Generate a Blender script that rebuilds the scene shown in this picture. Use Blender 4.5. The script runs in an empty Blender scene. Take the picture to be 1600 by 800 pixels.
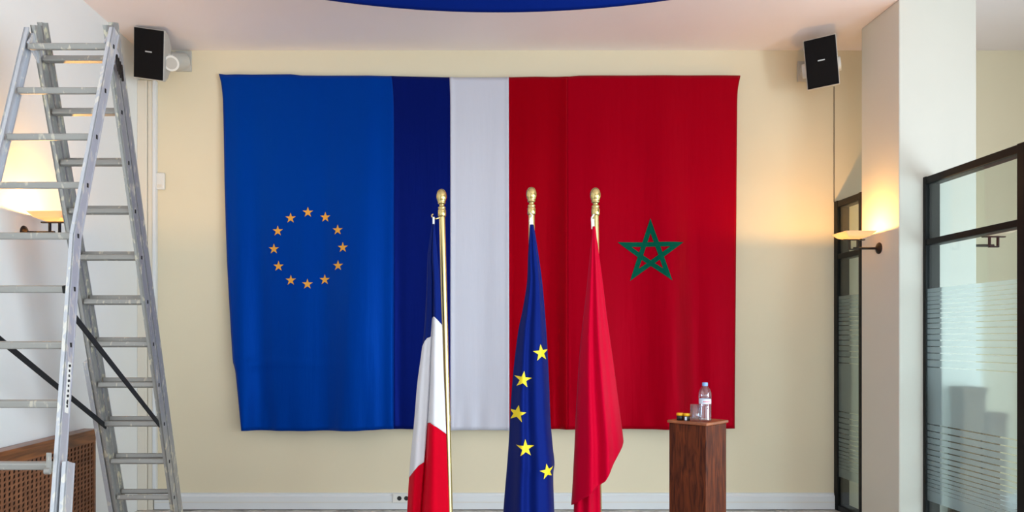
import bpy, bmesh, math, random
from mathutils import Vector, Matrix
random.seed(7)
sc = bpy.context.scene
COL = sc.collection

# ------------------------------------------------------------------ camera
F, CX, CY, EYE = 1150.0, 730.0, 530.0, 1.5
cam_d = bpy.data.cameras.new('camera')
cam = bpy.data.objects.new('camera', cam_d); COL.objects.link(cam)
cam.location = (0, 0, EYE); cam.rotation_euler = (math.pi/2, 0, 0)
cam_d.sensor_width = 36.0; cam_d.lens = F/1600*36.0
cam_d.shift_x = (800-CX)/1600; cam_d.shift_y = (CY-400)/1600
cam_d.clip_start = 0.05; cam_d.clip_end = 200
sc.camera = cam

# ------------------------------------------------------------------ light
sc.view_settings.view_transform = 'Standard'
sc.view_settings.look = 'None'
sc.view_settings.gamma = 1.0
sc.view_settings.use_curve_mapping = False
sc.view_settings.exposure = -0.17
world = bpy.data.worlds.new('sky'); sc.world = world; world.use_nodes = True
bgn = world.node_tree.nodes['Background']
bgn.inputs['Color'].default_value = (0.62, 0.80, 1.0, 1); bgn.inputs['Strength'].default_value = 1.2

def area(name, loc, target, sx, sy, power, col):
    l = bpy.data.lights.new(name, 'AREA'); l.shape = 'RECTANGLE'; l.size = sx; l.size_y = sy
    l.energy = power; l.color = col
    o = bpy.data.objects.new(name, l); COL.objects.link(o)
    o.location = loc
    o.rotation_euler = (Vector(target)-Vector(loc)).to_track_quat('-Z', 'Y').to_euler()
    return o
# daylight that comes in through the windows of the wall behind the camera and of the far right wall; the corner one is an added fill
area('window_daylight_front', (2.2, -2.9, 1.3), (2.2, 6.5, 1.3), 5.2, 2.1, 84, (0.84, 0.93, 1.0))
area('window_daylight_side', (5.1, -.6, 1.3), (-2.9, -.6, 1.3), 4.4, 2.1, 520, (0.78, 0.91, 1.0))
area('added_daylight_corner', (5.1, 4.3, 1.3), (-2.9, 4.3, 1.3), 2.0, 2.1, 40, (0.78, 0.91, 1.0))  # added to brighten the space behind the wide screen

# ------------------------------------------------------------------ helpers
def lin(c):
    c = c/255.0
    return c/12.92 if c <= 0.04045 else ((c+0.055)/1.055)**2.4
def rgb(r, g, b): return (lin(r), lin(g), lin(b), 1)
def W(px, py, Y): return Vector(((px-CX)/F*Y, Y, EYE+(CY-py)/F*Y))
def WX(px, Y): return (px-CX)/F*Y
def WZ(py, Y): return EYE+(CY-py)/F*Y
def lerp_tab(t, tab):
    if t <= tab[0][0]: return tab[0][1]
    for (a, va), (b, vb) in zip(tab, tab[1:]):
        if t <= b: return va+(vb-va)*(t-a)/(b-a)
    return tab[-1][1]
def smooth_tab(t, tab):
    if t <= tab[0][0]: return tab[0][1]
    for i in range(len(tab)-1):
        a, va = tab[i]; b, vb = tab[i+1]
        if t <= b:
            s0 = (vb-va)/(b-a) if i == 0 else (vb-tab[i-1][1])/(b-tab[i-1][0])
            s1 = (vb-va)/(b-a) if i == len(tab)-2 else (tab[i+2][1]-va)/(tab[i+2][0]-a)
            h = b-a; u = (t-a)/h
            return (2*u**3-3*u*u+1)*va+(u**3-2*u*u+u)*h*s0+(-2*u**3+3*u*u)*vb+(u**3-u*u)*h*s1
    return tab[-1][1]

class MB:
    """collects shapes, builds one mesh object"""
    def __init__(s): s.v = []; s.f = []; s.sm = []
    def add(s, vs, fs, smooth=False):
        n = len(s.v); s.v += [tuple(v) for v in vs]; s.f += [tuple(i+n for i in f) for f in fs]; s.sm += [smooth]*len(fs)
        return s
    def box(s, x0, x1, y0, y1, z0, z1):
        vs = [(x, y, z) for z in (z0, z1) for y in (y0, y1) for x in (x0, x1)]
        return s.add(vs, [(0,2,3,1),(4,5,7,6),(0,1,5,4),(2,6,7,3),(0,4,6,2),(1,3,7,5)])
    def beam(s, p0, p1, wx, wd, ax=(1,0,0)):
        p0 = Vector(p0); p1 = Vector(p1); d = (p1-p0).normalized()
        a = Vector(ax); a = (a-d*a.dot(d)).normalized(); b = d.cross(a)
        vs = [p+a*i*wx/2+b*j*wd/2 for p in (p0, p1) for j in (-1, 1) for i in (-1, 1)]
        return s.add(vs, [(0,2,3,1),(4,5,7,6),(0,1,5,4),(2,6,7,3),(0,4,6,2),(1,3,7,5)])
    def cyl(s, p0, p1, r0, r1=None, n=16):
        r1 = r0 if r1 is None else r1
        p0 = Vector(p0); p1 = Vector(p1); d = (p1-p0).normalized()
        a = d.orthogonal().normalized(); b = d.cross(a)
        vs = []
        for p, r in ((p0, r0), (p1, r1)):
            vs += [p+(a*math.cos(2*math.pi*k/n)+b*math.sin(2*math.pi*k/n))*r for k in range(n)]
        s.add(vs, [(k, (k+1) % n, n+(k+1) % n, n+k) for k in range(n)], True)
        s.add(vs[:n], [tuple(reversed(range(n)))]); s.add(vs[n:], [tuple(range(n))])
        return s
    def tube(s, pts, r, n=10):
        pts = [Vector(p) for p in pts]
        for a, b in zip(pts, pts[1:]): s.cyl(a, b, r, r, n)
        return s
    def lathe(s, prof, c=(0,0,0), n=24, axis=None):
        c = Vector(c); vs = []
        for r, z in prof:
            for k in range(n):
                a = 2*math.pi*k/n; p = Vector((r*math.cos(a), r*math.sin(a), z))
                vs.append(c+(axis @ p if axis else p))
        fs = []
        for i in range(len(prof)-1):
            for k in range(n):
                fs.append((i*n+k, i*n+(k+1) % n, (i+1)*n+(k+1) % n, (i+1)*n+k))
        return s.add(vs, fs, True)
    def prism(s, poly, axis, a0, a1):
        """poly: list of 2D points; axis 'x','y','z' = extrusion axis"""
        def P(u, v, w): return {'x': (w, u, v), 'y': (u, w, v), 'z': (u, v, w)}[axis]
        n = len(poly)
        vs = [P(u, v, a0) for u, v in poly]+[P(u, v, a1) for u, v in poly]
        return s.add(vs, [tuple(range(n)), tuple(range(2*n-1, n-1, -1))]+[(k, n+k, n+(k+1) % n, (k+1) % n) for k in range(n)])
    def build(s, name, m, parent=None, bevel=0.0, recalc=True):
        me = bpy.data.meshes.new(name); me.from_pydata(s.v, [], s.f); me.update()
        for p, q in zip(me.polygons, s.sm): p.use_smooth = q
        if recalc:
            bm = bmesh.new(); bm.from_mesh(me); bmesh.ops.recalc_face_normals(bm, faces=bm.faces); bm.to_mesh(me); bm.free()
        me.materials.append(m)
        o = bpy.data.objects.new(name, me); COL.objects.link(o)
        if bevel:
            b = o.modifiers.new('bevel', 'BEVEL'); b.width = bevel; b.segments = 2; b.limit_method = 'ANGLE'
        if parent is not None: o.parent = parent
        return o
def empty(name, loc, label, cat, group=None):
    o = bpy.data.objects.new(name, None); COL.objects.link(o); o.location = loc
    tag(o, label, cat, group); return o
def tag(o, label, cat, group=None):
    o['label'] = label; o['category'] = cat
    if group: o['group'] = group
    return o
def struct(o, label=None):
    o['kind'] = 'structure'
    if label: o['label'] = label
    return o
def shift(mb, d):
    d = Vector(d); mb.v = [tuple(Vector(v)+d) for v in mb.v]; return mb

# ------------------------------------------------------------------ materials
def pmat(name, col, rough=0.6, metal=0.0, spec=0.5, sheen=0.0, coat=0.0):
    m = bpy.data.materials.new(name); m.use_nodes = True
    p = m.node_tree.nodes['Principled BSDF']
    p.inputs['Base Color'].default_value = col; p.inputs['Roughness'].default_value = rough
    p.inputs['Metallic'].default_value = metal; p.inputs['Specular IOR Level'].default_value = spec
    p.inputs['Sheen Weight'].default_value = sheen; p.inputs['Coat Weight'].default_value = coat
    return m
def nd(m, t): return m.node_tree.nodes.new(t)
def lk(m, a, b): m.node_tree.links.new(a, b)
def noise_col(m, c0, c1, scale, detail=4, lo=0.35, hi=0.65, stretch=(1,1,1), dist=0.0):
    p = m.node_tree.nodes['Principled BSDF']
    tc = nd(m, 'ShaderNodeTexCoord'); mp = nd(m, 'ShaderNodeMapping'); mp.inputs['Scale'].default_value = stretch
    n = nd(m, 'ShaderNodeTexNoise'); n.inputs['Scale'].default_value = scale; n.inputs['Detail'].default_value = detail
    n.inputs['Distortion'].default_value = dist
    r = nd(m, 'ShaderNodeValToRGB'); r.color_ramp.elements[0].position = lo; r.color_ramp.elements[1].position = hi
    r.color_ramp.elements[0].color = c0; r.color_ramp.elements[1].color = c1
    lk(m, tc.outputs['Object'], mp.inputs['Vector']); lk(m, mp.outputs['Vector'], n.inputs['Vector'])
    lk(m, n.outputs['Fac'], r.inputs['Fac']); lk(m, r.outputs['Color'], p.inputs['Base Color'])
    return n
def bump(m, scale, strength, stretch=(1,1,1), dist=0.002, detail=3):
    p = m.node_tree.nodes['Principled BSDF']
    tc = nd(m, 'ShaderNodeTexCoord'); mp = nd(m, 'ShaderNodeMapping'); mp.inputs['Scale'].default_value = stretch
    n = nd(m, 'ShaderNodeTexNoise'); n.inputs['Scale'].default_value = scale; n.inputs['Detail'].default_value = detail
    b = nd(m, 'ShaderNodeBump'); b.inputs['Strength'].default_value = strength; b.inputs['Distance'].default_value = dist
    lk(m, tc.outputs['Object'], mp.inputs['Vector']); lk(m, mp.outputs['Vector'], n.inputs['Vector'])
    lk(m, n.outputs['Fac'], b.inputs['Height']); lk(m, b.outputs['Normal'], p.inputs['Normal'])

def paint(name, c, d=6):
    m = pmat(name, c, 0.65, spec=0.3)
    noise_col(m, tuple(x*0.965 for x in c[:3])+(1,), c, 1.3, 5, 0.3, 0.7)
    bump(m, 90, 0.12, dist=0.001)
    return m
M = {}
M['cream'] = paint('cream_paint', rgb(234, 221, 192))
M['offwhite'] = paint('offwhite_paint', rgb(226, 223, 212))
M['ceil'] = paint('ceiling_paint', rgb(247, 234, 231))
M['trim'] = pmat('white_plastic_trim', rgb(228, 230, 232), 0.4)
M['duct'] = pmat('cream_duct', rgb(228, 220, 205), 0.45)
M['whiteplastic'] = pmat('white_plastic', rgb(230, 228, 222), 0.4)
M['dark'] = pmat('dark_hole', rgb(25, 24, 24), 0.7)
M['floor'] = pmat('veined_stone', rgb(150, 145, 138), 0.25)
noise_col(M['floor'], rgb(140, 132, 124), rgb(212, 206, 196), 3.5, 9, 0.35, 0.62, (1, 2.5, 1), 1.8)
M['steel'] = pmat('black_steel', rgb(8, 8, 9), 0.5, 0.0, 0.25)
M['bronze'] = pmat('dark_bronze', rgb(42, 36, 32), 0.4, 0.6)
M['grille'] = pmat('speaker_grille', rgb(8, 6, 8), 0.8, spec=.2)
M['spk'] = pmat('speaker_grey', rgb(190, 186, 178), 0.5)
M['badge'] = pmat('badge_silver', rgb(190, 190, 190), 0.3, 0.7)
M['strap'] = pmat('black_webbing', rgb(16, 18, 20), 0.8)
M['rubber'] = pmat('black_rubber', rgb(20, 20, 20), 0.7)
# worn aluminium with paint drips
def alu(name, base, fleck, amount):
    m = pmat(name, base, 0.42, 0.6)
    p = m.node_tree.nodes['Principled BSDF']
    noise_col(m, base, fleck, 34, 6, amount, amount+0.07, (1, 1, 0.35))
    n2 = nd(m, 'ShaderNodeTexNoise'); n2.inputs['Scale'].default_value = 60
    r = nd(m, 'ShaderNodeMapRange'); r.inputs['To Min'].default_value = 0.3; r.inputs['To Max'].default_value = 0.6
    lk(m, n2.outputs['Fac'], r.inputs['Value']); lk(m, r.outputs['Result'], p.inputs['Roughness'])
    return m
M['alu'] = alu('worn_aluminium', rgb(206, 209, 216), rgb(234, 232, 226), 0.56)
M['alu2'] = alu('paint_splashed_aluminium', rgb(172, 171, 168), rgb(220, 214, 194), 0.57)
M['rung'] = alu('rung_aluminium', rgb(168, 166, 162), rgb(208, 202, 188), 0.60)
# brass
M['brass'] = pmat('polished_brass', rgb(206, 184, 126), 0.16, 1.0)
M['brasspole'] = pmat('brass_pole', rgb(222, 200, 142), 0.28, 1.0)
# cloths
def cloth(name, c, rough=0.5, sheen=0.0, br=0.12):
    m = pmat(name, c, rough, spec=0.55, sheen=sheen)
    p = m.node_tree.nodes['Principled BSDF']
    mxc = max(c[:3]); p.inputs['Specular Tint'].default_value = tuple(min(1, .01+(x/mxc)**.9) for x in c[:3])+(1,)
    p.inputs['Sheen Roughness'].default_value = 0.4
    p.inputs['Sheen Tint'].default_value = tuple(min(1, x*1.5+0.1) for x in c[:3])+(1,)
    bump(m, 6, br, (3.2, 3.2, 0.35), 0.02, 4)
    return m
M['eu'] = cloth('blue_satin', rgb(0, 52, 142), .38, br=.22)
M['navy'] = cloth('navy_satin', rgb(5, 18, 86), .42, br=.22)
M['white'] = cloth('white_satin', rgb(204, 204, 216), .45, br=0.1)
M['red'] = cloth('red_satin', rgb(146, 0, 16), .4, br=.22)
M['mred'] = cloth('deep_red_satin', rgb(154, 0, 22), .38, br=.22)
M['green'] = cloth('dark_green_print', rgb(2, 62, 46), 0.6)
M['ostar'] = pmat('orange_star_print', rgb(232, 160, 50), 0.6)
M['ystar'] = pmat('yellow_star_print', rgb(250, 222, 30), 0.6)
M['fblue'] = cloth('french_blue', rgb(10, 26, 90), 0.65)
M['fwhite'] = cloth('flag_white', rgb(216, 214, 220), 0.65, br=0.05)
M['fred'] = cloth('flag_red', rgb(196, 4, 32), 0.65)
M['mfred'] = cloth('crimson_flag', rgb(186, 2, 40), 0.55)
M['eublue'] = cloth('flag_eu_blue', rgb(9, 25, 92), 0.6)
M['swag'] = cloth('royal_blue_drape', rgb(4, 22, 88), 0.55)
# wood
def wood(name, c0, c1, scale, stretch, rough=0.4, coat=0.3):
    m = pmat(name, c1, rough, coat=coat)
    noise_col(m, c0, c1, scale, 8, 0.3, 0.7, stretch, 1.2); return m
M['darkwood'] = wood('dark_oak', rgb(46, 14, 6), rgb(112, 52, 22), 26, (1.6, 1.6, 0.22), .5, 0)
M['darkwood'].node_tree.nodes['Principled BSDF'].inputs['Specular IOR Level'].default_value = .2
M['topwood'] = wood('oak_top', rgb(120, 62, 34), rgb(170, 100, 60), 9, (1.2, 0.3, 1), 0.35, 0)
M['radwood'] = wood('orange_brown_wood', rgb(96, 52, 22), rgb(150, 88, 42), 7, (1.5, 0.25, 3), 0.45)
M['lattice'] = wood('lattice_wood', rgb(112, 70, 46), rgb(150, 98, 66), 12, (1, 1, 1), 0.6, 0)
M['hole_shade'] = pmat('cover_inside_shade', rgb(12, 6, 5), 0.9)
M['boxbrown'] = wood('brown_box', rgb(84, 62, 38), rgb(106, 82, 54), 4, (1, 1, 1), 0.7, 0)
# glass: clear pane = fresnel mix of transparent and glossy
def clear_glass(name, tint, f0=.04):
    m = bpy.data.materials.new(name); m.use_nodes = True; nt = m.node_tree; nt.nodes.clear()
    out = nd(m, 'ShaderNodeOutputMaterial'); mx = nd(m, 'ShaderNodeMixShader')
    t = nd(m, 'ShaderNodeBsdfTransparent'); t.inputs['Color'].default_value = tint
    g = nd(m, 'ShaderNodeBsdfGlossy'); g.inputs['Roughness'].default_value = 0.01
    lw = nd(m, 'ShaderNodeLayerWeight'); lw.inputs['Blend'].default_value = 0.5
    pw = nd(m, 'ShaderNodeMath'); pw.operation = 'POWER'; pw.inputs[1].default_value = 5
    ma = nd(m, 'ShaderNodeMath'); ma.operation = 'MULTIPLY_ADD'; ma.inputs[1].default_value = 1-f0; ma.inputs[2].default_value = f0
    lk(m, lw.outputs['Facing'], pw.inputs[0]); lk(m, pw.outputs[0], ma.inputs[0])
    lk(m, ma.outputs[0], mx.inputs[0]); lk(m, t.outputs[0], mx.inputs[1]); lk(m, g.outputs[0], mx.inputs[2])
    lk(m, mx.outputs[0], out.inputs['Surface']); return m
M['glass'] = clear_glass('clear_pane', (0.90, 0.96, 0.955, 1))
M['tumbler'] = clear_glass('tumbler_glass', (0.90, 0.95, 0.97, 1), .13)
M['pet'] = clear_glass('clear_plastic', (0.84, 0.91, 0.97, 1), .13)
M['glasswin'] = clear_glass('window_glass', (0.97, 0.98, 0.98, 1))
def frosted():
    m = bpy.data.materials.new('frosted_film'); m.use_nodes = True; nt = m.node_tree; nt.nodes.clear()
    out = nd(m, 'ShaderNodeOutputMaterial'); mx = nd(m, 'ShaderNodeMixShader'); mx.inputs[0].default_value = 0.24
    r = nd(m, 'ShaderNodeBsdfRefraction'); r.inputs['IOR'].default_value = 1.04; r.inputs['Roughness'].default_value = 0.5
    r.inputs['Color'].default_value = (0.93, 0.98, 0.98, 1)
    mx2 = nd(m, 'ShaderNodeMixShader'); mx2.inputs[0].default_value = 0.75
    d = nd(m, 'ShaderNodeBsdfDiffuse'); d.inputs['Color'].default_value = (0.76, 0.80, 0.80, 1)
    t = nd(m, 'ShaderNodeBsdfTranslucent'); t.inputs['Color'].default_value = (0.80, 0.86, 0.86, 1)
    lk(m, d.outputs[0], mx2.inputs[1]); lk(m, t.outputs[0], mx2.inputs[2])
    lk(m, r.outputs[0], mx.inputs[1]); lk(m, mx2.outputs[0], mx.inputs[2]); lk(m, mx.outputs[0], out.inputs['Surface'])
    return m
M['frost'] = frosted()
def alabaster():
    m = bpy.data.materials.new('alabaster_glass'); m.use_nodes = True; nt = m.node_tree; nt.nodes.clear()
    out = nd(m, 'ShaderNodeOutputMaterial'); mx = nd(m, 'ShaderNodeMixShader'); mx.inputs[0].default_value = 0.30
    d = nd(m, 'ShaderNodeBsdfDiffuse'); d.inputs['Color'].default_value = rgb(238, 216, 190)
    t = nd(m, 'ShaderNodeBsdfTranslucent'); t.inputs['Color'].default_value = rgb(252, 236, 214)
    lk(m, d.outputs[0], mx.inputs[1]); lk(m, t.outputs[0], mx.inputs[2]); lk(m, mx.outputs[0], out.inputs['Surface'])
    return m
M['alabaster'] = alabaster()

# ------------------------------------------------------------------ the setting
YB, XL, XR, YF, ZC = 6.5, -2.89, 5.25, -3.0, 4.05
PX, PXB = 3.24, 3.42           # planes of the two glazed screens
CY0, CY1, CX1 = 5.52, 6.05, 3.82
struct(MB().box(XL-.2, XR+.2, YF-.2, YB+.2, -.1, 0).build('floor', M['floor']))
struct(MB().box(XL-.2, XR+.2, YF-.2, YB+.2, ZC, ZC+.15).build('ceiling', M['ceil']))
struct(MB().box(XL-.2, XR+.2, YB, YB+.2, 0, ZC).build('wall_back', M['cream']))
M['white_wall'] = paint('white_wall_paint', rgb(242, 243, 241))
struct(MB().box(XL-.2, XL, YF, YB, 0, ZC).build('wall_left', M['white_wall']))
# wall behind the camera with a long window opening
w = MB(); w.box(XL, XR, YF-.2, YF, 0, .2); w.box(XL, XR, YF-.2, YF, 2.4, ZC); w.box(XL, -.5, YF-.2, YF, .2, 2.4); w.box(4.9, XR, YF-.2, YF, .2, 2.4)
struct(w.build('wall_front', M['offwhite']))
wf = MB()
for x in (-.5, .83, 2.17, 3.5, 4.84): wf.box(x, x+.06, YF-.14, YF-.08, .2, 2.4)
wf.box(-.5, 4.9, YF-.14, YF-.08, .2, .26); wf.box(-.5, 4.9, YF-.14, YF-.08, 2.34, 2.4)
struct(wf.build('window_3', M['trim']))
w = MB(); w.box(XR, XR+.2, YF, YB, 0, .2); w.box(XR, XR+.2, YF, YB, 2.4, ZC); w.box(XR, XR+.2, YF, -2.85, .2, 2.4); w.box(XR, XR+.2, 1.65, 3.2, .2, 2.4); w.box(XR, XR+.2, 5.4, YB, .2, 2.4)
struct(w.build('wall_right', M['offwhite']))
wf = MB()
for y in (-2.85, -1.74, -.63, .48, 1.59): wf.box(XR+.08, XR+.14, y, y+.06, .2, 2.4)
wf.box(XR+.08, XR+.14, -2.85, 1.65, .2, .26); wf.box(XR+.08, XR+.14, -2.85, 1.65, 2.34, 2.4)
struct(wf.build('window_4', M['trim']))
wf = MB()
for y in (3.2, 4.27, 5.34): wf.box(XR+.08, XR+.14, y, y+.06, .2, 2.4)
wf.box(XR+.08, XR+.14, 3.2, 5.4, .2, .26); wf.box(XR+.08, XR+.14, 3.2, 5.4, 2.34, 2.4)
struct(wf.build('added_window_5', M['trim']))  # unseen window, added to go with the corner fill light
# column
struct(MB().box(PX, CX1, CY0, CY1, 0, ZC).build('wall_column', M['offwhite'], bevel=.008), 'square off-white column between the two glazed screens')
# joint line on the back wall, cable trunking
struct(MB().box(PX-.004, PX+.000, YB-.006, YB, 2.71, ZC-.32).build('trim_1', M['bronze']))
bb = MB()
prof = [(YB, .005), (YB-.035, .005), (YB-.035, .118), (YB-.022, .132), (YB-.022, .145), (YB, .145)]
bb.prism(prof, 'x', XL+.14, PX-.01)
struct(bb.build('baseboard_back', M['trim']))
b2 = MB(); b2.box(XL+.14, PX-.01, YB-.038, YB-.034, .066, .071)
b2.build('seam', M['duct'], bpy.data.objects['baseboard_back'])
struct(MB().box(PX+.34, XR, YB-.03, YB, .005, .14).build('baseboard_right', M['trim']))
# vertical duct in the corner
d = MB(); d.box(XL, XL+.083, YB-.055, YB, 0, ZC-.28); struct(d.build('trim_2', M['duct'], bevel=.004))
d = MB(); d.box(XL+.086, XL+.128, YB-.04, YB, 0, ZC-.28); struct(d.build('trim_3', M['duct'], bevel=.004))
d = MB(); d.box(XL+.13, XL+.158, YB-.05, YB, .1, ZC-.28); struct(d.build('trim_4', M['trim'], bevel=.004))

# glazed screens: black steel frame, clear panes, frosted strips
def screen(name, x0, ys, zt, rails, posts, label):
    """screen in the plane x = x0, from ys[0] (far) to ys[1] (near)"""
    D = .10
    root = bpy.data.objects.new(name, None); COL.objects.link(root); root.location = (x0, ys[0], 0)
    struct(root, label)
    off = (-x0, -ys[0], 0)
    ya, yb = ys[1], ys[0]
    for z0, z1 in rails: shift(MB().box(x0, x0+D, ya+.012, yb-.012, z0, z1), off).build('rail', M['steel'], root, bevel=.003)
    for y0, y1 in posts: shift(MB().box(x0-.004, x0+D+.004, y0, y1, 0, zt+.003), off).build('post', M['steel'], root, bevel=.003)
    # openings between posts, and rails
    pz = sorted(rails)
    py = sorted(posts)
    for i in range(len(py)-1):
        y0, y1 = py[i][1], py[i+1][0]
        for j in range(len(pz)-1):
            z0, z1 = pz[j][1], pz[j+1][0]
            shift(MB().box(x0+.012, x0+.020, y0, y1, z0, z1), off).build('pane', M['glass'], root)
        # film: strips that thin out towards top and bottom
        g = [1.845, 1.815, 1.785, 1.755, 1.722, 1.690, 1.655, 1.618, 1.578, 1.536, 1.492, 1.446, 1.398, 1.348, 1.294]
        lo = [.87, .82, .772, .726, .683, .642, .603, .566, .531, .498, .467, .437, .408, .38]
        edges = []; top = 1.875
        for k, z in enumerate(g):
            hgap = .0025+.0045*min(1, k/6)
            edges.append((z+hgap/2, top)); top = z-hgap/2
        for k, z in enumerate(lo):
            hgap = .0085-.006*max(0, (k-6)/7)
            edges.append((z+hgap/2, top)); top = z-hgap/2
        edges.append((.30, top))
        for z0, z1 in edges:
            shift(MB().add([(x0+.010, y0, z0), (x0+.010, y1, z0), (x0+.010, y1, z1), (x0+.010, y0, z1)], [(0, 1, 2, 3)]), off).build('frosted_strip', M['frost'], root, recalc=False)
    return root
rl = [(0, .05), (2.20, 2.245), (2.655, 2.71)]
screen('window_1', PX+.001, (YB-.002, CY1+.003), 2.71, rl, [(CY1+.003, CY1+.04), (YB-.06, YB-.002)], 'narrow black framed glazed screen between back wall and column')
screen('window_2', PXB, (CY0-.002, 3.2), 2.71, rl, [(CY0-.035, CY0-.002), (4.515, 4.575), (3.2, 3.26)], 'wide black framed glazed screen with striped frosted film')

# ------------------------------------------------------------------ hanging banners (heightfield cloths)
def gs(x, c, w): return math.exp(-((x-c)/w)**2)
rnd = random.Random(3)
BROAD = [(rnd.uniform(-2.3, 2.5), rnd.uniform(.10, .22), rnd.uniform(-.055, .055), rnd.uniform(-.06, .06)) for _ in range(18)]
FOLDS = [(rnd.uniform(-2.3, 2.5), rnd.uniform(.03, .12), rnd.uniform(-.006, .008), rnd.uniform(-.05, .05)) for _ in range(46)]
BZ0, BZ1 = WZ(671, 6.44), WZ(116, 6.44)
def banner_y(x, z):
    t = (BZ1-z)/(BZ1-BZ0)          # 0 top .. 1 bottom
    y = 6.455-.075*t
    for c, wd, a, k in FOLDS: y -= a*gs(x+k*(t-.5)*2, c, wd)*(.15+.85*min(1, t*1.6))*(.6+.4*math.sin(3*t+c*5))
    for c, wd, a, k in BROAD: y -= a*gs(x+k*(t-.5)*2, c, wd)*(.1+.9*min(1, t*1.4))
    px = CX+x/6.44*F
    y -= .012*gs(z, 1.25+.05*math.sin(x*3), .035)*gs(px, 430, 90)
    y = min(y, 6.488)
    # long creases near the seam of the red panels
    y -= .016*gs(px, 884-3*t, 5)*(0.35+.65*t)
    y += .012*gs(px, 874-6*t, 6)*t
    y -= .020*gs(px, 862-22*(1-t), 9)*max(0, (t-.45)*1.8)
    y -= .016*gs(px, 612-2*t, 5)*(.3+.7*t)
    y += .014*gs(px, 622+5*t, 7)*t
    y -= .045*gs(px, 368+16*t, 16)*(.25+t)
    y += .030*gs(px, 400+12*t, 14)*t
    y -= .012*gs(px, 705, 3); y -= .008*gs(px, 794, 3)
    y -= .018*gs(px, 1120-8*t, 22)*(.2+.8*t); y += .012*gs(px, 1090, 16)*t
    # small puckers along the bottom hem
    y -= .006*math.sin(x*31+2*math.sin(x*7))*max(0, (t-.86)/.14)**1.5
    return y
TOP = [(341,114),(352,116),(455,115),(470,117),(615,118),(703,120),(795,120),(840,119),(890,119),(905,117.5),(1000,117),(1100,117),(1158,117)]
BOT = [(383,671),(430,672),(480,672),(560,670.5),(615,669),(703,671),(795,671),(800,670),(885,669),(960,669),(1060,669),(1143,668)]
def edge_fn(tab):
    return lambda py: smooth_tab(py, tab)
E_left = edge_fn([(114,341),(130,345),(160,348),(300,352),(400,356),(480,361),(560,367),(571,369),(573,371),(620,377),(671,383)])
E_right = edge_fn([(117,1158),(140,1153.5),(180,1152),(400,1148),(668,1143)])
def E_c(a, b): return lambda py: a+(b-a)*(py-117)/553
E_615 = edge_fn([(114,611),(140,614),(200,615.5),(671,616.5)])
E_703 = edge_fn([(114,702),(160,703.5),(671,704)])
E_795, E_885 = E_c(795, 795), E_c(886, 884)
def panel(name, eL, eR, m, parent, nu=60, nv=90):
    mb = MB(); vs = []; fs = []
    for j in range(nv+1):
        t = j/nv
        for i in range(nu+1):
            s = i/nu
            # row between the top and bottom outlines
            pxm = eL(117+t*553)*(1-s)+eR(117+t*553)*s
            p0 = lerp_tab(pxm, TOP); p1 = lerp_tab(pxm, BOT)
            py = p0+(p1-p0)*t
            px = eL(py)*(1-s)+eR(py)*s
            x = WX(px, 6.44); z = WZ(py, 6.44)
            vs.append((x, banner_y(x, z), z))
    for j in range(nv):
        for i in range(nu):
            a = j*(nu+1)+i; fs.append((a, a+nu+1, a+nu+2, a+1))
    mb.add(vs, fs, True)
    o = mb.build(name, m, None, recalc=False)
    so = o.modifiers.new('thick', 'SOLIDIFY'); so.thickness = .002; so.offset = -1
    if parent is not None: o.parent = parent
    return o
def star_pts(cx, cz, R, rot=0, inner=.382):
    pts = []
    for k in range(10):
        a = math.pi/2+rot+k*math.pi/5; r = R if k % 2 == 0 else R*inner
        pts.append((cx+r*math.cos(a), cz+r*math.sin(a)))
    return pts
def project_poly(name, tris, m, parent, fy, off=.004, cuts=3, clampx=None):
    """2D triangles (x, z) laid on the cloth y = fy(x, z)"""
    bm = bmesh.new()
    for t in tris: bm.faces.new([bm.verts.new((x, 0, z)) for x, z in t])
    bmesh.ops.remove_doubles(bm, verts=bm.verts, dist=1e-5)
    if cuts: bmesh.ops.subdivide_edges(bm, edges=bm.edges, cuts=cuts, use_grid_fill=True)
    for v in bm.verts:
        x, z = v.co.x, v.co.z
        if clampx: x = clampx(x, z)
        v.co = (x, fy(x, z)-off, z)
    for f in bm.faces:
        f.normal_update(); f.smooth = True
        if f.normal.y > 0: f.normal_flip()
    me = bpy.data.meshes.new(name); bm.to_mesh(me); bm.free(); me.materials.append(m)
    o = bpy.data.objects.new(name, me); COL.objects.link(o); o.parent = parent
    return o
def star_tris(cx, cz, R, rot=0):
    p = star_pts(cx, cz, R, rot)
    return [((cx, cz), p[k], p[(k+1) % 10]) for k in range(10)]

grp = 'wide flag banners hung side by side on the back wall'
ban_eu = empty('flag_banner', (0, 0, 0), 'tall blue banner with ring of twelve orange stars hung on the back wall', 'flag', grp)
panel('cloth', E_left, E_615, M['eu'], ban_eu)
for px, py in [(482,332),(509,339.5),(529,360),(537.5,387.5),(530,415.5),(508.5,437),(482,444),(456,438),(436.5,416),(429,389),(435,361),(455,341)]:
    project_poly('star', star_tris(WX(px, 6.44), WZ(py+.5, 6.44), 8.6/F*6.44), M['ostar'], ban_eu, banner_y, .005, 1)
ban_fr = empty('flag_banner', (0, 0, 0), 'tall banner of navy, white and red vertical stripes between two other banners', 'flag', grp)
panel('navy_stripe', E_615, E_703, M['navy'], ban_fr, 40)
panel('white_stripe', E_703, E_795, M['white'], ban_fr, 40)
panel('red_stripe', E_795, E_885, M['red'], ban_fr, 50)
ban_ma = empty('flag_banner', (0, 0, 0), 'tall red banner with green outlined five-pointed star hung on the back wall', 'flag', grp)
panel('cloth', E_885, E_right, M['mred'], ban_ma, 70)
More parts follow.
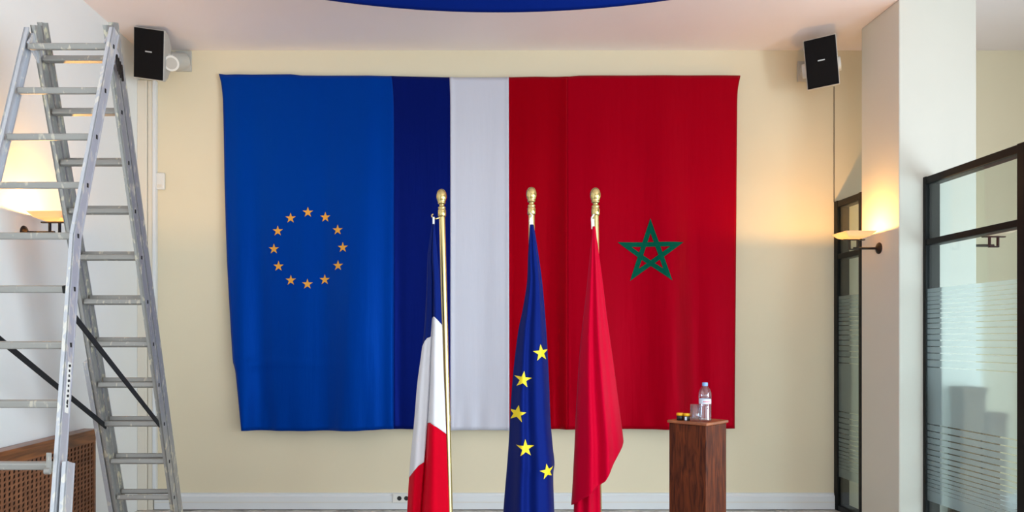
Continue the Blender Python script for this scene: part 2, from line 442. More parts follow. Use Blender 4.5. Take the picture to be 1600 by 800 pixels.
# interlaced green pentagram: five bars
cx, cz, R = WX(1014.5, 6.44), WZ(396, 6.44), 54/F*6.44
P = [(cx+R*math.cos(math.pi/2+k*2*math.pi/5), cz+R*math.sin(math.pi/2+k*2*math.pi/5)) for k in range(5)]
bw = .041
star = []
for k in range(5):
    a = Vector(P[k]); b = Vector(P[(k+2) % 5]); dd = (b-a).normalized(); nn = Vector((-dd.y, dd.x))
    c2 = Vector((cx, cz))
    if (c2-a).dot(nn) < 0: nn = -nn
    # outer edge lies on the star outline, inner edge parallel; pointed ends
    tlen = bw/math.tan(math.radians(36))
    q = [a, b, b-dd*tlen+nn*bw, a+dd*tlen+nn*bw]
    N = 8
    for i in range(N):
        def mixp(u, v): 
            lo = q[0].lerp(q[1], u); hi = q[3].lerp(q[2], u); return tuple(lo.lerp(hi, v))
        for v0, v1 in ((0, .5), (.5, 1)):
            A, B, C_, D_ = mixp(i/N, v0), mixp((i+1)/N, v0), mixp((i+1)/N, v1), mixp(i/N, v1)
            star.append(((A, B, C_), (A, C_, D_)))
st_root = []
for k in range(5):
    tris = [t for pr in star[k*16:(k+1)*16] for t in pr]
    project_poly('star_bar', tris, M['green'], ban_ma, banner_y, .0050+.0004*k, 1)

# ------------------------------------------------------------------ ceiling swag
sw = MB(); vs = []; fs = []
nu, nv = 80, 26
SY = 4.6
for j in range(nv+1):
    t = j/nv
    for i in range(nu+1):
        s = i/nu*2-1
        x = WX(778, SY)+s*2.6
        zb = WZ(18.5, SY)+.44*s*s
        z = ZC-.004+(min(zb, ZC-.02)-(ZC-.004))*t
        y = SY-.10*math.sin(math.pi*t)**.8*(1-.6*s*s)+.022*math.sin(t*9+1.2*s*s)
        vs.append((x, y, z))
for j in range(nv):
    for i in range(nu):
        a = j*(nu+1)+i; fs.append((a, a+nu+1, a+nu+2, a+1))
sw.add(vs, fs, True)
o = sw.build('fabric_swag', M['swag'], recalc=False)
so = o.modifiers.new('thick', 'SOLIDIFY'); so.thickness = .004
tag(o, 'royal blue fabric swag sagging from the ceiling', 'drape')

# ------------------------------------------------------------------ flags on stands
def cloth_sheet(name, fx0, fx1, fy, zt_fn, zb_fn, m, parent, nu=48, nv=70):
    """sheet between outlines fx0(z), fx1(z); zt_fn/zb_fn give top and bottom by s"""
    mb = MB(); vs = []; fs = []
    for j in range(nv+1):
        for i in range(nu+1):
            s = i/nu; zt = zt_fn(s); zb = zb_fn(s); z = zt+(zb-zt)*j/nv
            x = fx0(z)+(fx1(z)-fx0(z))*s
            vs.append((x, fy(x, z), z))
    for j in range(nv):
        for i in range(nu):
            a = j*(nu+1)+i; fs.append((a, a+nu+1, a+nu+2, a+1))
    mb.add(vs, fs, True)
    o = mb.build(name, m, None, recalc=False)
    so = o.modifiers.new('thick', 'SOLIDIFY'); so.thickness = .0025; so.offset = -1
    o.parent = parent
    return o
FY = 4.2
def outline(tab): return lambda z: WX(smooth_tab(CY-(z-EYE)/FY*F, tab), FY)
def stand(pxt, pyt, pxb, label):
    """brass flag stand; returns the empty (world-space children)"""
    root = empty('flag_stand', (0, 0, 0), label, 'flag stand', 'brass flag stands')
    top = W(pxt, pyt, FY+.04); bot = W(pxb, 800, FY+.04)
    dirv = (bot-top).normalized(); foot = top+dirv*((top.z-.03)/-dirv.z)
    ax = (-dirv).to_track_quat('Z', 'Y').to_matrix()
    MB().cyl(foot, top, .0195, .0180, 24).build('pole', M['brasspole'], root)
    fin = [(.0, .136), (.010, .134), (.020, .127), (.027, .115), (.0305, .098), (.0300, .082), (.026, .068), (.0215, .060), (.0235, .056), (.0235, .052), (.0165, .046), (.0135, .040), (.0165, .034), (.0225, .030), (.0225, .024), (.0185, .020), (.0225, .016), (.0240, .010), (.0240, -.020), (.0215, -.024), (.0195, -.026)]
    MB().lathe(fin, top, 28, ax).build('finial', M['brass'], root)
    MB().lathe([(.0, .055), (.024, .055), (.026, .045), (.05, .035), (.13, .022), (.155, .012), (.158, 0), (0, 0)], (foot.x, foot.y, 0), 36).build('base', M['brass'], root)
    # joint sleeve on the pole
    j0 = top+dirv*((top.z-1.06)/-dirv.z)
    MB().cyl(j0, j0+dirv*.03, .0215, .0215, 20).build('sleeve', M['brasspole'], root)
    return root, top, dirv, ax
def ripple(x, z, f0, f1, amps, yc, depth):
    a, b = f0(z), f1(z); w_ = max(b-a, .004); s = (x-a)/w_
    s = min(max(s, 0), 1)
    y = yc-depth*w_*math.sqrt(max(0, 1-(2*s-1)**2)*.9+.02)
    for fr, am, ph, dr in amps: y += am*w_*math.sin(2*math.pi*(fr*s+ph)+dr*z)
    return y

# --- tricolour
r_fr, top, dv, ax = stand(690.5, 332, 702.5, 'leftmost brass flag stand holding the blue, white and red flag')
# hook at the collar
ring = MB()
hk = W(684, 340, FY+.02)
ring.tube([W(686.5, 340, FY+.03), W(681, 342, FY+.02), W(678, 341, FY), W(675, 339, FY), W(674.5, 336, FY), W(677, 334.5, FY)], .004, 8)
ring.build('hook', M['brass'], r_fr)
fl_fr = empty('draped_flag', (0, 0, 0), 'blue, white and red flag hanging in folds from the leftmost stand', 'flag', 'flags draped on the brass stands')
MB().beam(W(677.5, 339, FY-.005), W(677.5, 354, FY-.005), .011, .004).build('white_tab', M['whiteplastic'], fl_fr)
L = outline([(350,675),(400,668.5),(440,667),(500,664),(540,660),(600,652),(660,647),(720,641),(800,636),(930,630)])
Rr = outline([(350,679),(380,682),(430,687),(500,691),(560,693),(640,696.5),(700,699),(800,703),(930,707)])
crease = outline([(350,677),(400,675),(440,676.5),(500,676),(560,673),(600,671.5),(660,667.5),(720,664),(800,658),(930,654)])
def fr_y(x, z):
    a, c, b = L(z), crease(z), Rr(z); w_ = b-a
    if x < c:
        s = (x-a)/max(c-a, .002); y = FY-.02+.10*w_-.32*w_*math.sin(math.pi*max(0, min(1, s))*.62+.1)
        y += .03*w_*math.sin(9*s+2*z)
    else:
        s = (x-c)/max(b-c, .002); e = min(1, s/.16)
        y = FY-.02-.26*w_*e-.30*w_*math.sin(math.pi*min(1, s*.82+.10))+.035*w_*math.sin(8.5*s+1.5*z)
    return y
zt = WZ(351, FY); zb0 = WZ(905, FY)
def s_to_z(tab): return lambda s: WZ(lerp_tab(s, tab), FY)
# stripe boundaries as a function of s (0 = left edge, 1 = right edge); the front fold begins around s = .42
b1 = s_to_z([(0,541),(.10,533),(.22,528),(.34,527),(.40,526),(.43,497),(.55,495),(.75,500),(1,508)])
b2 = s_to_z([(0,746),(.12,734),(.24,725),(.36,720),(.39,719),(.42,660),(.52,657),(.75,664),(1,675)])
cloth_sheet('blue_stripe', L, Rr, fr_y, lambda s: zt, b1, M['fblue'], fl_fr, 80, 60)
cloth_sheet('white_stripe', L, Rr, fr_y, b1, b2, M['fwhite'], fl_fr, 80, 60)
cloth_sheet('red_stripe', L, Rr, fr_y, b2, lambda s: zb0, M['fred'], fl_fr, 80, 60)

# --- twelve-star flag
r_eu, top, dv, ax = stand(830.5, 329, 833, 'middle brass flag stand holding the blue flag with yellow stars')
fl_eu = empty('draped_flag', (0, 0, 0), 'dark blue flag with yellow stars hanging from the middle stand', 'flag', 'flags draped on the brass stands')
MB().tube([W(828.5, 333, FY+.012), W(832, 337, FY), W(829, 342, FY-.003), W(827.5, 346, FY-.003)], .0045, 8).build('hook', M['whiteplastic'], r_eu)
MB().add([W(828, 340, FY-.008), W(832, 340, FY-.008), W(833.5, 356, FY-.008), W(827, 356, FY-.008), W(828, 340, FY-.002), W(832, 340, FY-.002), W(833.5, 356, FY-.002), W(827, 356, FY-.002)], [(0,1,2,3),(7,6,5,4),(0,4,5,1),(1,5,6,2),(2,6,7,3),(3,7,4,0)]).build('white_tab', M['whiteplastic'], fl_eu)
L2 = outline([(351,827.5),(400,824.5),(440,823),(480,817),(520,809),(600,800),(700,794),(800,786),(930,778)])
R2 = outline([(351,833),(380,838),(440,846.5),(520,853.5),(600,858),(660,860.5),(700,864),(725,866.5),(740,864.5),(800,866),(930,870)])
am = [(1.0, .05, .2, .3), (2.0, .07, .1, 1.2), (3.3, .035, .6, 2.0)]
eu_y = lambda x, z: ripple(x, z, L2, R2, am, FY-.022, .45)
cloth_sheet('cloth', L2, R2, eu_y, lambda s: WZ(352, FY), lambda s: WZ(905-25*s, FY), M['eublue'], fl_eu, 80, 110)
def clx(x, z): return min(max(x, L2(z)+.002), R2(z)-.002)
for px, py, rr, rot in [(843,551,13.5,.10),(815,591.5,13.5,-.12),(806.5,643.5,13.5,-.15),(818,695,14,.02),(851.5,730.5,12.5,.14)]:
    project_poly('star', star_tris(WX(px, FY), WZ(py, FY), rr/F*FY, rot), M['ystar'], fl_eu, eu_y, .005, 4, clx)

# --- crimson flag
r_ma, top, dv, ax = stand(930.5, 330, 935, 'rightmost brass flag stand holding the plain crimson flag')
fl_ma = empty('draped_flag', (0, 0, 0), 'crimson flag with diagonal hem hanging from the rightmost stand', 'flag', 'flags draped on the brass stands')
MB().tube([W(928, 335, FY+.01), W(924.5, 340, FY), W(924.5, 346, FY), W(927, 350, FY)], .0045, 8).build('hook', M['whiteplastic'], r_ma)
MB().beam(W(926, 342, FY-.008), W(926.5, 358, FY-.008), .017, .005).build('white_tab', M['whiteplastic'], fl_ma)
L3 = outline([(354,924.5),(400,920),(460,914),(540,905),(620,899.5),(700,896),(770,892.5),(790,891),(930,889)])
R3 = outline([(354,928.5),(380,932),(430,938.5),(500,947),(570,957),(620,963.5),(660,969),(690,972.5),(720,973),(930,976)])
am3 = [(1.0, .04, .3, .4), (2.2, .05, .2, 1.0), (3.5, .03, .5, 1.8)]
ma_y = lambda x, z: ripple(x, z, L3, R3, am3, FY-.03, .40)
hem = s_to_z([(0,787),(.12,776),(.30,762),(.45,752),(.55,744),(.70,724),(.85,706),(.95,696),(1,688)])
cloth_sheet('front_fold', L3, R3, ma_y, lambda s: WZ(355, FY), hem, M['mfred'], fl_ma, 80, 110)
L4 = outline([(600,904),(700,900),(760,897),(930,893)])
R4 = outline([(600,928),(700,936),(800,938),(930,940)])
ma2_y = lambda x, z: ripple(x, z, L4, R4, [(1.2, .06, .1, .5), (2.4, .06, .4, 1.1)], FY-.012, .30)
cloth_sheet('back_fold', L4, R4, ma2_y, lambda s: WZ(620, FY), lambda s: WZ(900, FY), M['mfred'], fl_ma, 50, 60)

# ------------------------------------------------------------------ lectern
LY = 3.83
c0 = W(1103, 668, LY); ztop = WZ(661, LY)
th = math.radians(47); sd = .217
lect = empty('pedestal', (c0.x, LY, 0), 'narrow dark oak pedestal carrying the water bottle', 'pedestal')
ux = Vector((-math.cos(th), math.sin(th), 0)); uy = Vector((math.sin(th), math.cos(th), 0))
def ploc(a, b, z): v = ux*a+uy*b; return (v.x, v.y, z)
def pbox(a0, a1, b0, b1, z0, z1):
    vs = [ploc(a, b, z) for z in (z0, z1) for b in (b0, b1) for a in (a0, a1)]
    return MB().add(vs, [(0,2,3,1),(4,5,7,6),(0,1,5,4),(2,6,7,3),(0,4,6,2),(1,3,7,5)])
pbox(0, sd, 0, sd, .04, ztop-.016).build('body', M['darkwood'], lect, bevel=.003)
pbox(-.009, sd+.009, -.009, sd+.009, ztop-.016, ztop).build('top', M['topwood'], lect, bevel=.005)
pbox(-.012, sd+.012, -.012, sd+.012, 0, .05).build('plinth', M['darkwood'], lect, bevel=.004)
def on_top(a, b): v = ux*a+uy*b; return Vector((c0.x+v.x, LY+v.y, ztop))
# bottle
p = on_top(.045, .055)
p.x = WX(1101.5, p.y)
bt = empty('water_bottle', p, 'small clear plastic water bottle with pale blue cap on the pedestal', 'bottle')
prof = [(.0, .004), (.024, .002), (.030, .004), (.0325, .010)]
for k in range(5):
    z = .016+k*.014; prof += [(.0325, z), (.0305, z+.006)]
prof += [(.0325, .088), (.0325, .092), (.0308, .094), (.0308, .122), (.0325, .124), (.0328, .140), (.031, .155), (.026, .170), (.018, .182), (.0135, .188), (.0135, .196)]
MB().lathe(prof, (0, 0, 0), 32).build('body', M['pet'], bt)
M['label'] = pmat('bottle_label', rgb(214, 224, 240), 0.4); M['labelred'] = pmat('label_print', rgb(220, 60, 90), 0.5)
M['cap'] = pmat('pale_blue_cap', rgb(130, 170, 225), 0.4)
lb = MB().lathe([(.0312, .095), (.0314, .108), (.0312, .121)], (0, 0, 0), 32).build('label', M['label'], bt)
ar = MB()
for k in range(6):
    a0 = math.radians(236+k*11)
    ar.add([(.0318*math.cos(a0+d_), .0318*math.sin(a0+d_), z) for d_, z in ((0, .104), (.12, .104), (.14, .111), (.02, .111))], [(0,1,2,3)])
ar.build('lettering', M['labelred'], lb, recalc=False)
cp = [(.0, .2075), (.013, .207), (.0145, .204), (.0145, .190), (.0135, .189)]
MB().lathe(cp, (0, 0, 0), 24).build('cap', M['cap'], bt)
# tumbler
p = on_top(.09, .05); p.x = WX(1087, p.y)
gl = MB(); hh, ro = .088, .028
pr = [(.0, .001), (ro-.004, .001), (ro-.002, .004), (ro, hh), (ro-.002, hh), (ro-.005, .012), (.0, .012)]
gl.lathe(pr, (0, 0, 0), 28)
o = tag(gl.build('drinking_glass', M['tumbler']), 'clear drinking glass beside the water bottle', 'glass'); o.location = p
cut = MB()
for k in range(12):
    a0 = 2*math.pi*k/12; a1 = a0+.5
    cut.tube([((ro+.0002)*math.cos(a0+(a1-a0)*q), (ro+.0002)*math.sin(a0+(a1-a0)*q), .012+.06*q) for q in (0, .33, .66, 1)], .0009, 5)
cut.build('cut_pattern', M['tumbler'], o)
# two little yellow topped jars
M['yel'] = pmat('yellow_lid', rgb(236, 176, 20), 0.45); M['jarblk'] = pmat('dark_jar', rgb(30, 28, 28), 0.4)
for i, (px, a, r, lab) in enumerate([(1062.5, .15, .0175, 'small dark jar with yellow lid at the left end of the pedestal top'), (1073, .125, .0165, 'small dark jar with yellow lid and white label beside the glass')]):
    p = on_top(a, .045 if i == 0 else .04); p.x = WX(px, p.y)
    j = empty('small_jar', p, lab, 'jar', 'small jars on the pedestal')
    MB().lathe([(0, 0), (r, 0), (r, .024), (r-.002, .026)], (0, 0, 0), 20).build('body', M['jarblk'], j)
    MB().lathe([(0, .039), (r-.001, .039), (r+.001, .036), (r+.001, .025), (r-.001, .025)], (0, 0, 0), 20).build('lid', M['yel'], j)
    if i == 1:
        MB().lathe([(r+.0006, .004), (r+.0006, .022)], (0, 0, 0), 20).v
        lbm = MB(); vs = []
        for k in range(5):
            a0 = math.radians(215+k*10); vs += [((r+.0006)*math.cos(a0), (r+.0006)*math.sin(a0), z) for z in (.003, .022)]
        lbm.add(vs, [(2*k, 2*k+2, 2*k+3, 2*k+1) for k in range(4)], True); lbm.build('label', M['label'], j, recalc=False)

# ------------------------------------------------------------------ step ladder
lad = empty('step_ladder', (-2.15, 3.95, 0), 'tall worn aluminium A-frame ladder with black straps by the left wall', 'ladder')
LO = Vector((-2.15, 3.95, 0))
def lput(mb, name, m, bevel=0.0, parent=None):
    shift(mb, -LO); return mb.build(name, m, parent or lad, bevel=bevel)
fd0, fb, fz0, fa = 3.95, .0865, 3.07, .2662
def fP(k, X): return Vector((X, fd0-k*fb, fz0-k*fa))
kfl = fz0/fa
def fXr(k): return lerp_tab(k, [(-1, -1.92), (4, -1.93), (8, -1.815), (12, -1.70)])
def fXl(k): return lerp_tab(k, [(-1, -2.352), (4, -2.365), (8, -2.48), (12, -2.595)])
for fx, sg in ((fXr, 1), (fXl, -1)):
    st = MB()
    ks = [-.36, 4, 8, kfl-.02]
    cs = [fP(k, fx(k)+sg*.0125) for k in ks]
    # U channel: web outside, two flanges
    nrm = Vector((0, fa, -fb)).normalized()
    for p0, p1 in zip(cs, cs[1:]):
        st.beam(p0+Vector((sg*.008, 0, 0)), p1+Vector((sg*.008, 0, 0)), .008, .066)
        st.beam(p0+nrm*.029, p1+nrm*.029, .026, .008); st.beam(p0-nrm*.029, p1-nrm*.029, .026, .008)
    stile = lput(st, 'front_stile', M['alu'])
    # rivet holes of the rungs on the outer face
    for k in range(0, 11):
        c = fP(k, fx(k)+sg*.0255)
        lput(MB().beam(c-Vector((sg*.002, 0, 0)), c+Vector((sg*.001, 0, 0)), .022, .014, (0, 0, 1)), 'rung_end', M['dark'], 0, stile)
    # sliding lower section: second stile outside
    q = MB(); p0 = fP(7.95, fx(7.95)+sg*.05); p1 = fP(kfl-.02, fx(kfl)+sg*.05)
    q.beam(p0+Vector((sg*.008, 0, 0)), p1+Vector((sg*.008, 0, 0)), .008, .062)
    q.beam(p0+nrm*.027, p1+nrm*.027, .026, .008); q.beam(p0-nrm*.027, p1-nrm*.027, .026, .008)
    lput(q, 'sliding_stile', M['alu'])
    lput(MB().beam(fP(kfl-.12, fx(kfl)+sg*.03), fP(kfl-.005, fx(kfl)+sg*.03), .075, .078), 'foot', M['rubber'], .006)
    # guide bracket
    g = fP(7.95, fx(7.95)-sg*.012)
    br = MB(); br.beam(g+Vector((0, -.045, -.04)), g+Vector((0, -.045, .05)), .018, .010); br.cyl(g+Vector((-sg*.014, -.05, -.03)), g+Vector((sg*.01, -.05, -.03)), .014, .014, 12)
    lput(br, 'guide_bracket', M['rung'])
for k in range(0, 11):
    a, b = fP(k, fXl(k)), fP(k, fXr(k))
    r = MB(); r.beam(a, b, .034, .034, (0, 1, .2)); lput(r, 'rung', M['rung'], .007)
c = fP(5, fXr(5)); lput(MB().beam(c-Vector((.026, 0, 0)), c, .037, .037, (0, 1, .2)), 'end_cap', M['rubber'], .004)
# printed sticker on the front stile
c = fP(6.9, fXr(6.9)+.0262)
stk = MB(); stk.beam(fP(6.3, fXr(6.3)+.0255), fP(7.15, fXr(7.15)+.0255), .0015, .03); sto = lput(stk, 'sticker', M['whiteplastic'])
for q in range(9):
    k = 6.36+q*.085; c = fP(k, fXr(k)+.0266)
    lput(MB().beam(c-Vector((0, -.002*0, .006)), c+Vector((0, 0, .006)), .001, .012+.006*(q % 3 == 0)), 'print_mark', M['dark'], 0, sto)
# rear pair of sections
rd0, rb, rz0, ra = 4.05, .0976, 3.04, .262
def rP(k, X, dn=0.0):
    n = Vector((0, ra, rb)).normalized(); return Vector((X-.006*k, rd0+k*rb, rz0-k*ra))+n*dn
krl = rz0/ra
XRl, XRr = -2.33, -1.965
nrm2 = Vector((0, ra, rb)).normalized()
for X, sg in ((XRl, -1), (XRr, 1)):
    for dn, nm, k0 in ((0, 'rear_stile', -.62), (.074, 'extension_stile', -.68)):
        st = MB(); Xc = X+sg*.0125
        p0, p1 = rP(k0, Xc, dn), rP(krl-.02-(.25 if dn else 0), Xc, dn)
        st.beam(p0+Vector((sg*.008, 0, 0)), p1+Vector((sg*.008, 0, 0)), .008, .066)
        st.beam(p0+nrm2*.029, p1+nrm2*.029, .026, .008); st.beam(p0-nrm2*.029, p1-nrm2*.029, .026, .008)
        stile = lput(st, nm, M['alu2'])
        if dn == 0:
            for k in range(0, 12):
                c = rP(k, X+sg*.0255)
                lput(MB().beam(c-Vector((sg*.002, 0, 0)), c+Vector((sg*.001, 0, 0)), .022, .014, (0, 0, 1)), 'rung_end', M['dark'], 0, stile)
    lput(MB().beam(rP(krl-.14, X+sg*.0125), rP(krl-.008, X+sg*.0125), .036, .078), 'foot', M['rubber'], .006)
# lower sliding stile on the left of the rear section
q = MB(); q.beam(rP(6.4, XRl-.045), rP(krl-.1, XRl-.045), .03, .062); lput(q, 'sliding_stile', M['alu'], .003)
for k in range(0, 12):
    lput(MB().beam(rP(k, XRl), rP(k, XRr), .034, .034, (0, 1, -.3)), 'rung', M['rung'], .007)
    if k < 11: lput(MB().beam(rP(k, XRl, .074), rP(k, XRr, .074), .034, .034, (0, 1, -.3)), 'rung', M['rung'], .007)
# hinge plates at the top
for X, sg in ((-1.935, 1), (-2.345, -1)):
    h = MB(); h.beam(Vector((X, 3.95, 3.12)), Vector((X, 4.06, 3.04)), .012, .09); lput(h, 'hinge', M['alu'], .003)
hl = MB()
for q in range(4): hl.beam(Vector((-1.915, 4.02+q*.018, 3.055-q*.012)), Vector((-1.915, 4.04+q*.018, 2.97-q*.012)), .01, .010)
lput(hl, 'locking_teeth', M['bronze'])
# straps
lput(MB().beam(fP(5.35, fXr(5.35)-.0), rP(9.02-.95, XRr+.0), .006, .036, (1, .3, 0)), 'strap', M['strap'])
lput(MB().beam(fP(5.35, fXl(5.35)+.01), rP(9.02-.95, XRl+.005), .006, .036, (1, .3, 0)), 'strap', M['strap'])

# ------------------------------------------------------------------ radiator cover
RX, RY0, RY1, RZ = -2.79, 3.55, 5.53, .828
rad = empty('radiator_cover', (XL, 4.4, 0), 'brown wooden radiator cover with perforated lattice front under the left wall lamp', 'radiator cover')
RO = Vector((XL, 4.4, 0))
def rput(mb, name, m, bevel=0.0): shift(mb, -RO); return mb.build(name, m, rad, bevel=bevel)
rput(MB().box(XL+.002, RX+.012, RY0, RY1+.012, RZ-.032, RZ), 'top', M['radwood'], .004)
rput(MB().box(RX-.02, RX, RY0, RY1, RZ-.095, RZ-.032), 'top_rail', M['radwood'], .002)
rput(MB().box(RX-.02, RX, RY0, RY1, 0, .08), 'bottom_rail', M['radwood'], .002)
rput(MB().box(RX-.02, RX, RY1-.03, RY1, .08, RZ-.095), 'stile', M['radwood'], .002)
rput(MB().box(RX-.02, RX, RY0, RY0+.03, .08, RZ-.095), 'stile', M['radwood'], .002)
rput(MB().box(XL+.002, RX-.02, RY1-.018, RY1, 0, RZ-.032), 'side_panel', M['radwood'], .002)
rput(MB().box(XL+.002, RX-.02, RY0, RY0+.018, 0, RZ-.032), 'side_panel', M['radwood'], .002)
rput(MB().box(RX-.060, RX-.050, RY0+.02, RY1-.02, .02, RZ-.05), 'radiator', M['hole_shade'])  # dark backing slab: near-black colour stands in for the shade inside the cover
lt = MB(); cw, ch = .046, .0325
ny = int((RY1-RY0-.06)/cw); nz = int((RZ-.095-.08)/ch); cw = (RY1-RY0-.06)/ny; ch = (RZ-.175)/nz
for j in range(nz):
    for i in range(ny):
        y0 = RY0+.03+i*cw; z0 = .08+j*ch
        o4 = [(y0, z0), (y0+cw, z0), (y0+cw, z0+ch), (y0, z0+ch)]
        sk = .10*cw
        h4 = [(y0+.16*cw+sk, z0+.08*ch), (y0+.62*cw+sk, z0+.24*ch), (y0+.84*cw-sk*.3, z0+.92*ch), (y0+.38*cw-sk*.3, z0+.76*ch)]
        vs = [(RX-.004, a, b) for a, b in o4]+[(RX-.004, a, b) for a, b in h4]+[(RX-.008, a, b) for a, b in h4]
        lt.add(vs, [(k, (k+1) % 4, 4+(k+1) % 4, 4+k) for k in range(4)]+[(4+k, 4+(k+1) % 4, 8+(k+1) % 4, 8+k) for k in range(4)])
lo_ = rput(lt, 'lattice', M['lattice']); lo_['kind'] = 'stuff'

# ------------------------------------------------------------------ wall lamps
def sconce(loc, dirx, label, lit, power=30):
    root = empty('wall_lamp', loc, label, 'wall lamp', 'wall lamps with shallow glass dishes')
    s = dirx
    ax = Matrix.Rotation(s*math.pi/2, 3, 'Y')
    MB().lathe([(0, .026), (.012, .026), (.018, .020), (.026, .018), (.034, .010), (.044, .006), (.046, 0), (0, 0)], (0, 0, 0), 24, ax).build('wall_plate', M['bronze'], root)
    MB().cyl((s*.02, 0, 0), (s*.20, 0, 0), .010, .010, 12).build('arm', M['bronze'], root)
    y_ = MB(); y_.box(min(s*.165, s*.235), max(s*.165, s*.235), -.012, .012, -.014, -.004)
    for x in (s*.168, s*.232): y_.box(x-.005, x+.005, -.010, .010, -.014, .068)
    y_.box(min(s*.115, s*.285), max(s*.115, s*.285), -.012, .012, .062, .070)
    y_.build('yoke', M['bronze'], root)
    # shallow square dish, open at the top
    def ring(h, z): return [(s*.20+h*a, h*b, z) for a, b in ((-1, -1), (1, -1), (1, 1), (-1, 1))]
    d = MB(); rings = [ring(.045, .072), ring(.085, .086), ring(.120, .122), ring(.114, .122), ring(.080, .092), ring(.043, .079)]
    vs = [v for r in rings for v in r]; fs = [(0, 3, 2, 1), (20, 21, 22, 23)]
    for i in range(5):
        for k in range(4): fs.append((i*4+k, i*4+(k+1) % 4, (i+1)*4+(k+1) % 4, (i+1)*4+k))
    d.add(vs, fs); d.build('glass_dish', M['alabaster'], root, bevel=.002)
    MB().cyl((s*.20, 0, .078), (s*.20, 0, .094), .012, .012, 12).build('lamp_holder', M['whiteplastic'], root)
    if lit:
        l = bpy.data.lights.new('lamp_bulb', 'POINT'); l.energy = power; l.color = (1.0, .52, .13); l.shadow_soft_size = .018
        b = bpy.data.objects.new('lamp_bulb', l); COL.objects.link(b); b.parent = root; b.location = (s*.20, 0, .112)
    return root
sconce((PX, 5.79, 2.215), -1, 'lit wall lamp with glass dish on the side of the column', True, 21)
sconce((XL, 4.80, 2.195), 1, 'lit wall lamp with glass dish on the left wall behind the ladder', True, 25)
sconce((CX1, 5.62, 2.215), 1, 'unlit wall lamp seen through the wide glass screen', False)

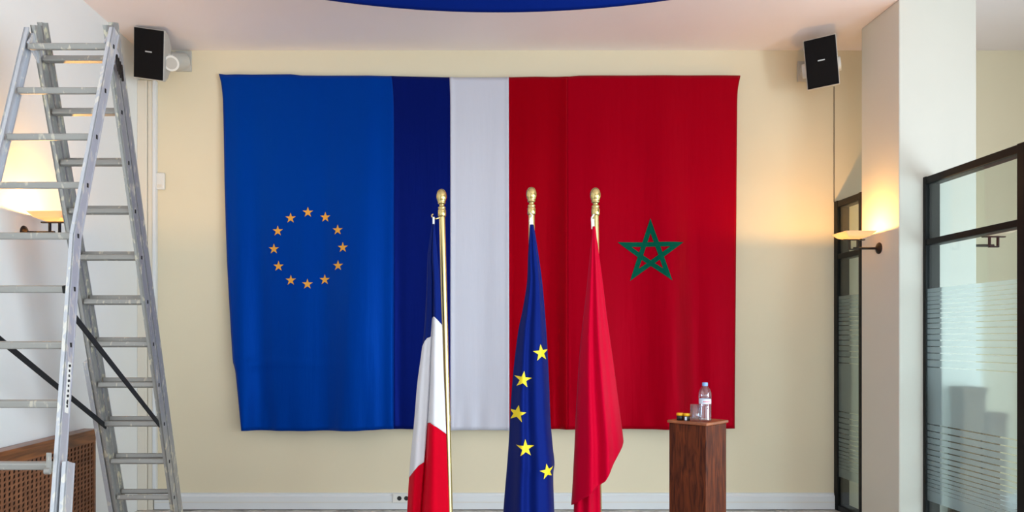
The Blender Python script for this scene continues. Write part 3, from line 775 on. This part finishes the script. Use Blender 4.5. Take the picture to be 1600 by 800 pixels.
# ------------------------------------------------------------------ loudspeakers
def speaker(loc, yaw, pitch, roll, wall_pt, label, knob_side):
    root = empty('loudspeaker', loc, label, 'loudspeaker', 'wall loudspeakers')
    R_ = Matrix.Rotation(yaw, 3, 'Z') @ Matrix.Rotation(pitch, 3, 'X') @ Matrix.Rotation(roll, 3, 'Y')
    def put(mb, name, m, bevel=0.0, parent=None):
        mb.v = [tuple(R_ @ Vector(v)) for v in mb.v]; return mb.build(name, m, parent or root, bevel=bevel)
    w, h, dp = .122, .198, .25
    def rect(hw, hh, y): return [(-hw, y, -hh), (hw, y, -hh), (hw, y, hh), (-hw, y, hh)]
    rs = [rect(w, h, 0), rect(w, h, .05), rect(w*.93, h*.84, .15), rect(w*.85, h*.50, dp)]
    vs = [v for r in rs for v in r]; fs = [(0, 1, 2, 3), (15, 14, 13, 12)]
    for i in range(3):
        for k in range(4): fs.append((i*4+k, (i+1)*4+k, (i+1)*4+(k+1) % 4, i*4+(k+1) % 4))
    put(MB().add(vs, fs), 'cabinet', M['spk'], .008)
    g = put(MB().box(-w+.006, w-.006, -.008, .004, -h+.006, h-.006), 'grille', M['grille'], .004)
    put(MB().box(-.026, .026, -.011, -.006, .012, .022), 'badge', M['badge'], .001, g)
    for sx in (-1, 1):
        put(MB().cyl((sx*w*.82, .14, -.03), (sx*(w*.82+.045), .14, -.03), .062, .058, 28), 'knob', M['whiteplastic'])
    put(MB().box(-w*.82-.03, w*.82+.03, .255, .265, -.075, .015), 'bracket', M['spk'], .003)
    for sx in (-1, 1): put(MB().box(sx*(w*.82+.03)-.003, sx*(w*.82+.03)+.003, .10, .265, -.075, .015), 'bracket_arm', M['spk'], .002)
    a = R_ @ Vector((0, .26, -.03)); b = Vector(wall_pt)-Vector(loc)
    big = knob_side > 0
    MB().cyl(a, b, .085 if big else .045, .075 if big else .060, 24).build('wall_arm', M['spk'], root)
    if big:
        # round swivel of the mount, turned to the room
        c = Vector((.150, .085, -.045)); n = Vector((.30, -.86, -.42)).normalized()
        q = MB().cyl(c+n*-.09, c, .045, .062, 28).build('swivel', M['whiteplastic'], root, bevel=.004)
        MB().cyl(c-n*.004, c+n*.002, .046, .046, 28).build('swivel_cap', M['spk'], q, bevel=.002)
    MB().box(b.x-.07, b.x+.07, b.y-.02, b.y-.001, b.z-.09, b.z+.09).build('wall_plate', M['spk'], root, bevel=.004)
    return root
speaker(W(232.5, 84.5, 6.02), math.radians(5), math.radians(16), math.radians(6), (-2.50, YB, 3.95), 'black fronted loudspeaker above the cable duct by the ladder', 1)
speaker(W(1283.5, 97.5, 6.02), math.radians(-24), math.radians(14), math.radians(-5), (2.98, YB, 3.86), 'black fronted loudspeaker high on the wall above the column lamp', -1)

# ------------------------------------------------------------------ small wall fittings
p = W(251.5, 284, YB)
sb = empty('wall_sensor', (p.x, YB, p.z), 'small white control box beside the cable duct', 'sensor')
MB().box(-.042, .042, -.032, -.001, -.074, .074).build('case', M['whiteplastic'], sb, bevel=.01)
MB().box(-.02, .02, -.035, -.031, -.055, -.03).build('button', M['duct'], sb, bevel=.002)
p = W(627.5, 777, YB)
so = empty('power_socket', (p.x, YB-.036, p.z), 'white double power socket in the skirting trunking', 'socket')
MB().box(-.075, .075, -.008, -.0005, -.04, .04).build('plate', M['whiteplastic'], so, bevel=.003)
for x in (-.016, .045):
    MB().cyl((x, -.0085, 0), (x, -.006, 0), .020, .020, 16).build('socket_well', M['dark'], so)
# boxes in the next room, seen through the frosted film
for x0, x1, y0, y1, zt_, lab in [(3.59, 3.742, 5.36, 5.50, 1.15, 'taller brown box blurred behind the frosted glass'), (3.758, 3.89, 5.37, 5.50, .96, 'lower brown box blurred behind the frosted glass')]:
    b = empty('storage_box', ((x0+x1)/2, (y0+y1)/2, 0), lab, 'box', 'boxes behind the frosted glass')
    hx, hy = (x1-x0)/2, (y1-y0)/2
    MB().box(-hx, hx, -hy, hy, 0, zt_-.05).build('body', M['boxbrown'], b, bevel=.004)
    MB().box(-hx-.006, hx+.006, -hy-.006, hy+.006, zt_-.05, zt_).build('lid', M['boxbrown'], b, bevel=.004)
